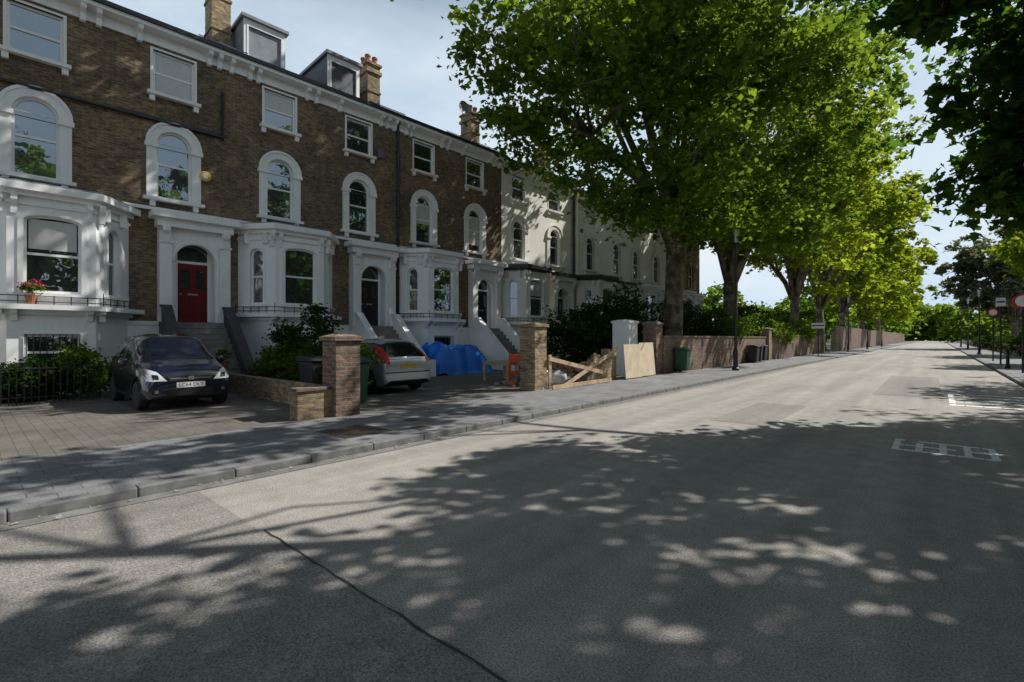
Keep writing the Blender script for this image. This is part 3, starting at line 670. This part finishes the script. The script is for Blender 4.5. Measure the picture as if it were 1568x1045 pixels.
for x in (-.55, .55): p.box(x-.03, x+.03, -.024, .024, 0, 1.0); p.box(x-.05, x+.05, -.25, .25, 0, .05)
for x in (-.3, 0, .3): p.box(x-.02, x+.02, -.018, .018, .42, .72)
p.done('frame', 'barrier', r, bevel=.006); p = Part()
for x in (-.4, 0, .4): p.box(x-.09, x+.09, .021, .026, .76, .94)
p.done('reflectors', 'platewhite', r)
p = Part()
for i in range(6): p.box(-12.1, -10.9, 12.2+i*.2, 12.33+i*.2, .75, .78)
for y in (12.2, 12.75, 13.25): p.box(-12.1, -10.9, y, y+.08, .66, .749)
for y in (12.2, 13.25):
    for x in (-12.1, -11.0): p.box(x, x+.08, y, y+.08, .09, .659)
p.done('trestle_table', 'wood')

# tarp heap
n = 56; p = Part(); vs = []; fs = []
rg = np.random.default_rng(4); ph = rg.random(12)*6
for i in range(n):
    for j in range(n):
        u, v = i/(n-1)*2-1, j/(n-1)*2-1; e = max(abs(u), abs(v))
        h = 1.25*(1-max(0, (e-.62)/.38)**1.6)+.09*math.sin(4*v+ph[0])+.06*math.sin(7*u+3*v+ph[1])+.06*abs(math.sin(6.3*v-5*u+ph[2]))+.035*abs(math.sin(13*v+9*u+ph[3]))-.05
        fold = .05*math.sin(5*v+ph[4])+.03*math.sin(12*v+2*u+ph[5])
        vs.append((-15.6+u*(.9+fold*(e > .6)), 13.9+v*1.5+.06*math.sin(8*u), max(.1, h*(1-.16*v))))
for i in range(n-1):
    for j in range(n-1): fs.append((i*n+j, (i+1)*n+j, (i+1)*n+j+1, i*n+j+1))
p.add(vs, fs); p.done('blue_tarpaulin', 'tarp', smooth=True)

# ------------------------------------------------------------------ wheelie bins
def bin_(x, y, rz, mat):
    r = empty('wheelie_bin', (x, y, PV), rz); p = Part()
    a, b_ = .23, .29; p.add([(-a, -a, .08), (a, -a, .08), (a, a, .08), (-a, a, .08), (-b_, -b_, .95), (b_, -b_, .95), (b_, b_, .95), (-b_, b_, .95)],
          [(3, 2, 1, 0), (4, 5, 6, 7), (0, 1, 5, 4), (1, 2, 6, 5), (2, 3, 7, 6), (3, 0, 4, 7)]); p.done('body', mat, r, bevel=.03)
    p = Part(); p.exy([(-.34, .955), (.33, .955), (.34, 1.0), (.1, 1.08), (-.3, 1.07)], -.31, .31); p.done('lid', mat, r, bevel=.02)
    p = Part(); p.tube([(-.36, -.22, 1.0), (-.36, .22, 1.0)], [.02, .02])
    for s in (-.25, .25): p.lathe((-.2, s, .1), [(.1, -.03), (.1, .03)], 'Y', 14)
    p.done('wheels_and_handle', 'tyre', r)
bin_(-8.4, 20.9, .1, 'greenbin'); bin_(-8.35, 31.6, 0, 'greybin'); bin_(-8.35, 32.4, .1, 'greybin'); bin_(-8.4, 33.6, 0, 'greybin')
bin_(-10.9, 5.45, .1, 'greybin'); bin_(-9.6, 5.6, .1, 'greenbin')

# ------------------------------------------------------------------ cars
def car(name, loc, rz, paint, style):
    root = empty(name, loc, rz)
    if style == 'navy':
        S = [(-1.80, .42, .70, .62, .70, .80, .55), (-1.76, .30, .78, .72, .78, .98, .62), (-1.66, .24, .82, .95, .79, 1.12, .66), (-1.50, .22, .84, .98, .79, 1.47, .60), (-1.38, .22, .84, .98, .79, 1.53, .60),
             (-1.05, .2, .84, .97, .80, 1.56, .60), (-.95, .2, .84, .97, .80, 1.57, .60), (-.28, .2, .84, .95, .80, 1.59, .61), (-.20, .2, .84, .95, .80, 1.59, .61), (.38, .2, .84, .93, .79, 1.54, .60), (.46, .2, .84, .93, .79, 1.51, .60),
             (.80, .2, .84, .92, .78, 1.26, .62), (1.12, .2, .84, .92, .77, 1.03, .64), (1.18, .2, .84, .91, .76, 1.0, .64), (1.50, .22, .84, .84, .75, .93, .60), (1.70, .23, .82, .74, .73, .83, .57), (1.78, .25, .78, .64, .68, .74, .54), (1.81, .27, .72, .5, .62, .60, .5), (1.815, .32, .66, .44, .58, .52, .46)]
        ax = 1.18
    else:
        S = [(-1.93, .36, .68, .56, .68, .66, .52), (-1.92, .30, .76, .70, .74, .84, .6), (-1.86, .24, .81, .88, .76, .98, .64), (-1.66, .2, .83, .94, .77, 1.24, .60), (-1.46, .2, .83, .95, .77, 1.39, .57), (-1.22, .2, .83, .94, .78, 1.44, .57),
             (-1.05, .2, .83, .93, .78, 1.45, .57), (-.30, .2, .83, .90, .78, 1.47, .58), (-.22, .2, .83, .90, .78, 1.47, .58), (.36, .2, .83, .87, .77, 1.42, .57), (.46, .2, .83, .87, .77, 1.38, .57), (.85, .2, .83, .85, .75, 1.12, .6),
             (1.15, .2, .83, .83, .73, .93, .6), (1.25, .2, .83, .82, .72, .89, .58), (1.6, .22, .8, .74, .7, .82, .52), (1.82, .26, .74, .62, .62, .7, .46), (1.92, .32, .6, .5, .5, .56, .4)]
        ax = 1.2
    vs = []; fs = []; mi = []; prof = []
    for (x, zb, w, zl, wb, zt, wt) in S:
        tall = zt-zl > .2
        h = [(w*.5, zb), (w*.93, zb), (w, zb+.12), (w*1.01, zb+(zl-zb)*.62), (wb, zl), (wt+(.02 if tall else .06), zt-(.07 if tall else .03)), (wt*.72, zt), (wt*.3, zt+.015)]
        prof.append([(x, y, z) for y, z in h]+[(x, -y, z) for y, z in reversed(h)])
    K = 16
    for r in prof: vs += r
    n = len(S); tall = [s[5]-s[3] > .3 for s in S]
    for i in range(n-1):
        for k in range(K):
            k2 = (k+1) % K; fs.append((i*K+k, i*K+k2, (i+1)*K+k2, (i+1)*K+k))
            side = k in (4, 10); top = k in (5, 6, 7, 8, 9); m = 0
            slope = abs(S[i+1][5]-S[i][5])/(S[i+1][0]-S[i][0]); wid = S[i+1][0]-S[i][0]
            if side and tall[i] and tall[i+1] and wid > .12 and slope < .9: m = 1
            if top and slope > .42 and (S[i][5]+S[i+1][5])/2 > (1.02 if style == 'navy' else 1.0) and (tall[i] or tall[i+1]): m = 1
            if k in (0, 14, 15): m = 2
            mi.append(m)
    fs.append(tuple(range(K))); mi.append(0); fs.append(tuple(range((n-1)*K+K-1, (n-1)*K-1, -1))); mi.append(0)
    me = bpy.data.meshes.new('body'); me.from_pydata(vs, [], fs)
    for q in (paint, 'carglass', 'under'): me.materials.append(M[q])
    for pp, q in zip(me.polygons, mi): pp.material_index = q; pp.use_smooth = True
    bm = bmesh.new(); bm.from_mesh(me); bmesh.ops.recalc_face_normals(bm, faces=bm.faces)
    cr = bm.edges.layers.float.new('crease_edge')
    for e in bm.edges:
        if len(e.link_faces) == 2 and e.link_faces[0].material_index != e.link_faces[1].material_index: e[cr] = .75
    bm.to_mesh(me); bm.free()
    ob = bpy.data.objects.new('body', me); sc.collection.objects.link(ob)
    ss = ob.modifiers.new('s', 'SUBSURF'); ss.levels = 2; ss.render_levels = 2
    cp = Part()
    for s in (-1, 1): cp.lathe((s*ax, 0, .3), [(.36, -1.2), (.36, -.5)], 'Y', 32); cp.lathe((s*ax, 0, .3), [(.36, .5), (.36, 1.2)], 'Y', 32)
    cu = cp.done('cut', 'under')
    bo = ob.modifiers.new('b', 'BOOLEAN'); bo.operation = 'DIFFERENCE'; bo.object = cu; bo.solver = 'EXACT'
    try: bo.material_mode = 'TRANSFER'
    except Exception: pass
    dg = bpy.context.evaluated_depsgraph_get(); me2 = bpy.data.meshes.new_from_object(ob.evaluated_get(dg))
    ob.modifiers.clear(); ob.data = me2; bpy.data.objects.remove(cu); ob.parent = root
    bv = BVHTree.FromPolygons([v.co.copy() for v in me2.vertices], [tuple(p.vertices) for p in me2.polygons])
    def patch(part, quad, side, off=.008, n=9, axis='X'):
        vs = []
        for i in range(n):
            for j in range(n):
                u, v = i/(n-1), j/(n-1)
                a = (1-u)*(1-v)*quad[0][0]+u*(1-v)*quad[1][0]+u*v*quad[2][0]+(1-u)*v*quad[3][0]
                z = (1-u)*(1-v)*quad[0][1]+u*(1-v)*quad[1][1]+u*v*quad[2][1]+(1-u)*v*quad[3][1]
                o = Vector((4*side, a, z)) if axis == 'X' else Vector((a, 4*side, z)); d = Vector((-side, 0, 0)) if axis == 'X' else Vector((0, -side, 0))
                h = bv.ray_cast(o, d)
                vs.append(None if h[0] is None else h[0]+(-d)*off)
        idx = {}; V = []
        for q, c in enumerate(vs):
            if c is not None: idx[q] = len(V); V.append(c)
        F_ = []
        for i in range(n-1):
            for j in range(n-1):
                qd = (i*n+j, (i+1)*n+j, (i+1)*n+j+1, i*n+j+1)
                if all(q in idx for q in qd):
                    xs = [V[idx[q]] for q in qd]
                    if max((a-b_).length for a in xs for b_ in xs) < .3: F_.append(tuple(idx[q] for q in qd))
        part.add(V, F_)
    ty = Part(); hb = Part(); dk = Part()
    for sx in (-1, 1):
        for sy in (-1, 1):
            c = (sx*ax, sy*.73, .3)
            ty.lathe(c, [(.2, -.1), (.28, -.1), (.305, -.07), (.31, 0), (.305, .07), (.28, .1), (.2, .1)], 'Y', 32)
            dk.lathe((c[0], c[1]+sy*.02, c[2]), [(.2, -.05), (.2, .05)], 'Y', 24)
            y1 = c[1]+sy*.085
            hb.lathe((c[0], y1, c[2]), [(.2, -.012), (.205, 0), (.205, .012), (.185, .012), (.185, -.012)], 'Y', 28)
            hb.lathe((c[0], y1, c[2]), [(.06, -.015), (.05, .015)], 'Y', 14)
            for q in range(7):
                a = q*2*math.pi/7; R = Matrix.Rotation(-a, 3, 'Y')
                hb.obox((c[0]+.12*math.cos(a), y1, c[2]+.12*math.sin(a)), .075, .012, .017, 0, R)
    ty.done('tyres', 'tyre', root); hb.done('wheel_rims', 'chrome', root); dk.done('wheel_wells', 'under', root)
    mi_ = Part(); gp = Part()
    for sy in (-1, 1):
        mi_.lathe((.62, sy*.93, .99), [(.02, -.05), (.075, -.04), (.095, 0), (.08, .05), (.03, .07)], 'X', 14); mi_.box(.58, .63, min(sy*.78, sy*.88), max(sy*.78, sy*.88), .94, .97)
        mi_.box(-.12, .04, sy*.846-.012, sy*.846+.012, .80, .825)
        for xg in (.62, -.24, -.98):
            patch(gp, [(xg, .30), (xg+.008, .30), (xg+.008, .90), (xg, .90)], sy, .003, 7, 'Y')
        patch(gp, [(-.7, .25), (.75, .25), (.75, .30), (-.7, .30)], sy, .004, 9, 'Y')
    mi_.done('mirrors_and_handles', paint, root, smooth=True, bevel=.01); gp.done('shut_lines', 'under', root)
    dkp = Part(); lp = Part(); chp = Part(); lens = Part()
    if style == 'navy':
        for s in (-1, 1):
            patch(lp, [(s*.42, .61), (s*.76, .62), (s*.80, .90), (s*.58, .80)], 1, .010)
            patch(lens, [(s*.56, .65), (s*.66, .65), (s*.67, .75), (s*.57, .74)], 1, .016, 5)
            patch(dkp, [(s*.52, .33), (s*.68, .35), (s*.68, .46), (s*.54, .45)], 1, .006)
            patch(chp, [(s*.575, .37), (s*.635, .37), (s*.635, .43), (s*.575, .43)], 1, .012, 4)
        patch(dkp, [(-.44, .30), (.44, .30), (.40, .44), (-.40, .44)], 1, .006)
        patch(dkp, [(-.38, .60), (.38, .60), (.42, .70), (-.42, .70)], 1, .006)
        patch(chp, [(-.36, .645), (.36, .645), (.37, .665), (-.37, .665)], 1, .014)
        patch(chp, [(-.055, .62), (.055, .62), (.055, .70), (-.055, .70)], 1, .02, 4)
        X = 1.83; pl = Part(); pl.box(X-.04, X, -.26, .26, .465, .575); pl.done('number_plate', 'platewhite', root); px, ptxt, rzt, pz = X+.001, 'LC64 DLY', 90, .485
        wp = Part(); wp.tube([(1.10, .45, 1.04), (.95, .05, 1.17)], [.01, .008], 5); wp.tube([(1.10, -.1, 1.06), (.95, -.5, 1.15)], [.01, .008], 5); wp.done('wipers', 'under', root)
        lp.done('headlamps', 'lampglass', root, smooth=True); lens.done('headlamp_bulbs', 'carglass', root)
    else:
        for s in (-1, 1):
            patch(lp, [(s*.60, .80), (s*.79, .84), (s*.72, 1.16), (s*.60, 1.30)], -1, .010)
            patch(lp, [(s*.68, 1.0), (s*.74, .98), (s*.665, 1.22), (s*.60, 1.3)], -1, .011)
        patch(dkp, [(-.6, .30), (.6, .30), (.6, .36), (-.6, .36)], -1, .006)
        patch(dkp, [(-.74, .56), (.74, .56), (.74, .59), (-.74, .59)], -1, .006, 14)
        patch(dkp, [(-.60, .925), (.60, .925), (.60, .935), (-.60, .935)], -1, .005, 14)
        X = -1.95; pl = Part(); pl.box(X, X+.06, -.26, .26, .70, .81); pl.done('number_plate', 'plateyellow', root); px, ptxt, rzt, pz = X-.001, 'YC02 DSZ', -90, .72
        wp = Part(); wp.tube([(-1.88, 0, 1.0), (-1.78, -.35, 1.1)], [.012, .008], 5); wp.done('wiper', 'under', root)
        lp.done('tail_lamps', 'redlamp', root, smooth=True); patch(chp, [(-.06, .85), (.06, .85), (.06, .9), (-.06, .9)], -1, .012, 4)
    dkp.done('grilles', 'under', root); chp.done('chrome_trim', 'chrome', root)
    tr = Part(); tr.box(-1.5, 1.5, -.6, .6, .17, .3); tr.done('underbody', 'under', root)
    cv = bpy.data.curves.new('plate_text', 'FONT'); cv.body = ptxt; cv.size = .105; cv.align_x = 'CENTER'; cv.extrude = .001
    to = bpy.data.objects.new('plate_text', cv); cv.materials.append(M['tyre']); sc.collection.objects.link(to)
    to.location = (px, 0, pz); to.rotation_euler = (math.radians(90), 0, math.radians(rzt)); to.parent = root
    return root
car('parked_car', (-13.68, 3.2, PV), 0, 'navy', 'navy')
car('parked_car', (-12.75, 8.05, PV), math.radians(180), 'silver', 'silver')

# ------------------------------------------------------------------ street furniture
def lamp(x, y, h):
    r = empty('street_lamp', (x, y, PV)); p = Part()
    p.lathe((0, 0, 0), [(.16, 0), (.16, .1), (.11, .15), (.1, .9), (.075, 1.0), (.06, 1.1), (.045, h-.9), (.07, h-.88), (.04, h-.8), (.03, h-.7)], seg=12)
    p.tube([(0, -.3, h-1.1), (0, .3, h-1.1)], [.018, .018], 6)
    p.lathe((0, 0, h-.05), [(.2, 0), (.14, .1), (.05, .18), (.03, .26)], seg=8)
    for a in range(4):
        c, s = math.cos(a*math.pi/2+.78), math.sin(a*math.pi/2+.78); p.tube([(c*.09, s*.09, h-.7), (c*.18, s*.18, h-.05)], [.012, .012], 4)
    p.done('post', 'black', r); g = Part(); g.lathe((0, 0, h-.69), [(.08, 0), (.16, .62)], seg=4); g.done('lantern_glass', 'lampglass', r)
lamp(-7.0, 23.6, 6.6); lamp(-7.2, 63, 6.0); lamp(-7.2, 105, 7); lamp(2.9, 108, 7.5); lamp(2.9, 62, 6); lamp(2.9, 84, 6.5); lamp(-7.2, 82, 6.2)
def sign(x, y, h, kind, w=.3):
    r = empty('traffic_sign', (x, y, PV)); p = Part(); p.tube([(0, 0, 0), (0, 0, h)], [.04, .04], 10); p.done('post', 'black', r)
    p = Part(); q = Part()
    if kind == 'round':
        p.lathe((0, -.05, h-w), [(w, 0), (w, .015)], 'Y', 24); q.lathe((0, -.056, h-w), [(w*.74, 0), (w*.74, .005)], 'Y', 24)
        p.done('sign_face', 'signred', r); q.done('sign_centre', 'platewhite', r)
    else:
        p.box(-w, w, -.06, -.045, h-.5, h-.02); q.box(-w+.04, w-.04, -.064, -.0605, h-.3, h-.2); p.done('sign_face', 'platewhite', r); q.done('sign_text', 'signblue', r)
sign(2.75, 30, 3.4, 'round', .32); sign(2.7, 39, 3.8, 'plate', .2); sign(2.7, 44, 3.4, 'round', .25); sign(-7.6, 48, 2.8, 'plate', .5)
def bollard(x, y):
    r = empty('bollard', (x, y, PV)); p = Part(); p.lathe((0, 0, 0), [(.1, 0), (.1, .1), (.07, .15), (.06, .8), (.09, .84), (.07, .95), (.02, 1.0)], seg=12); p.done('post', 'black', r)
for y in (27, 34): bollard(2.6, y)
r = empty('iron_railings'); p = Part()
for y in np.arange(-1.6, 2.3, .12): p.tube([(-15.45, y, .1), (-15.45, y, .98), (-15.45, y, 1.06)], [.012, .012, .002], 5)
p.tube([(-15.45, -1.6, .9), (-15.45, 2.3, .9)], [.016, .016], 5); p.tube([(-15.45, -1.6, .25), (-15.45, 2.3, .25)], [.014, .014], 5); p.done('rails', 'black', r)
r = empty('flower_pot', (-17.15, 1.15, 2.46)); p = Part(); p.lathe((0, 0, 0), [(.08, 0), (.13, .2), (.14, .22)], seg=14); p.done('pot', 'pot', r)
foliage('leaves', [(0, 0, .42)], [(.15, .22, .12)], 20, 22, .06, 'leaf', r, 50, .08); foliage('petals', [(0, 0, .5)], [(.14, .24, .1)], 14, 10, .06, 'pink', r, 51, .05)
r = empty('flower_pot', (-15.2, 4.9, .7)); p = Part(); p.lathe((0, 0, 0), [(.09, 0), (.15, .24), (.16, .27)], seg=14); p.done('pot', 'pot', r)
foliage('leaves', [(0, 0, .42)], [(.15, .15, .15)], 14, 18, .07, 'leaf', r, 52, .08)

# ------------------------------------------------------------------ sky, sun, camera
w = bpy.data.worlds.new('World'); sc.world = w; w.use_nodes = True; nt = w.node_tree; bg = nt.nodes['Background']
sky = N(nt, 'ShaderNodeTexSky', sky_type='NISHITA'); sky.sun_disc = False; sky.sun_elevation = EL; sky.sun_rotation = AZ; sky.air_density = 1.0; sky.dust_density = 1.5; sky.ozone_density = 1.2
tc = N(nt, 'ShaderNodeTexCoord'); mp = N(nt, 'ShaderNodeMapping'); mp.inputs['Scale'].default_value = (1, 1.3, 3.0); nt.links.new(tc.outputs['Generated'], mp.inputs[0])
sp = N(nt, 'ShaderNodeSeparateXYZ'); nt.links.new(tc.outputs['Generated'], sp.inputs[0])
hz = ramp(nt, sp.outputs[2], [(0, (1, 1, 1)), (.3, (.95, .95, .95)), (.5, (.8, .8, .8)), (.7, (.0, .0, .0))])
c = mix(nt, hz, sky.outputs[0], (9.6, 12.0, 14.4))
f = noise(nt, mp.outputs[0], 1.5, 7, .55); f = ramp(nt, f, [(.42, (0, 0, 0)), (.75, (.9, .9, .9))])
f = mix(nt, 1.0, f, hz, 'MULTIPLY')
c = mix(nt, f, c, (14.6, 15, 15.4)); nt.links.new(c, bg.inputs[0]); bg.inputs[1].default_value = .064
sl = bpy.data.lights.new('sun', 'SUN'); sl.energy = 5; sl.angle = math.radians(.5); sl.color = (1, .97, .91)
so = bpy.data.objects.new('sun', sl); sc.collection.objects.link(so)
S = Vector((math.sin(AZ)*math.cos(EL), math.cos(AZ)*math.cos(EL), math.sin(EL))); so.rotation_euler = S.to_track_quat('Z', 'Y').to_euler(); so.location = S*60
cam = bpy.data.cameras.new('camera'); cam.lens = 17; cam.sensor_width = 36; cam.clip_end = 3000; cam.clip_start = .05; cam.shift_y = -.003
co_ = bpy.data.objects.new('camera', cam); sc.collection.objects.link(co_); co_.location = (0, 0, 1.6); co_.rotation_euler = (math.radians(90), 0, math.radians(41.34))
sc.camera = co_
sc.view_settings.view_transform = 'Standard'; sc.view_settings.look = 'None'; sc.view_settings.exposure = 0
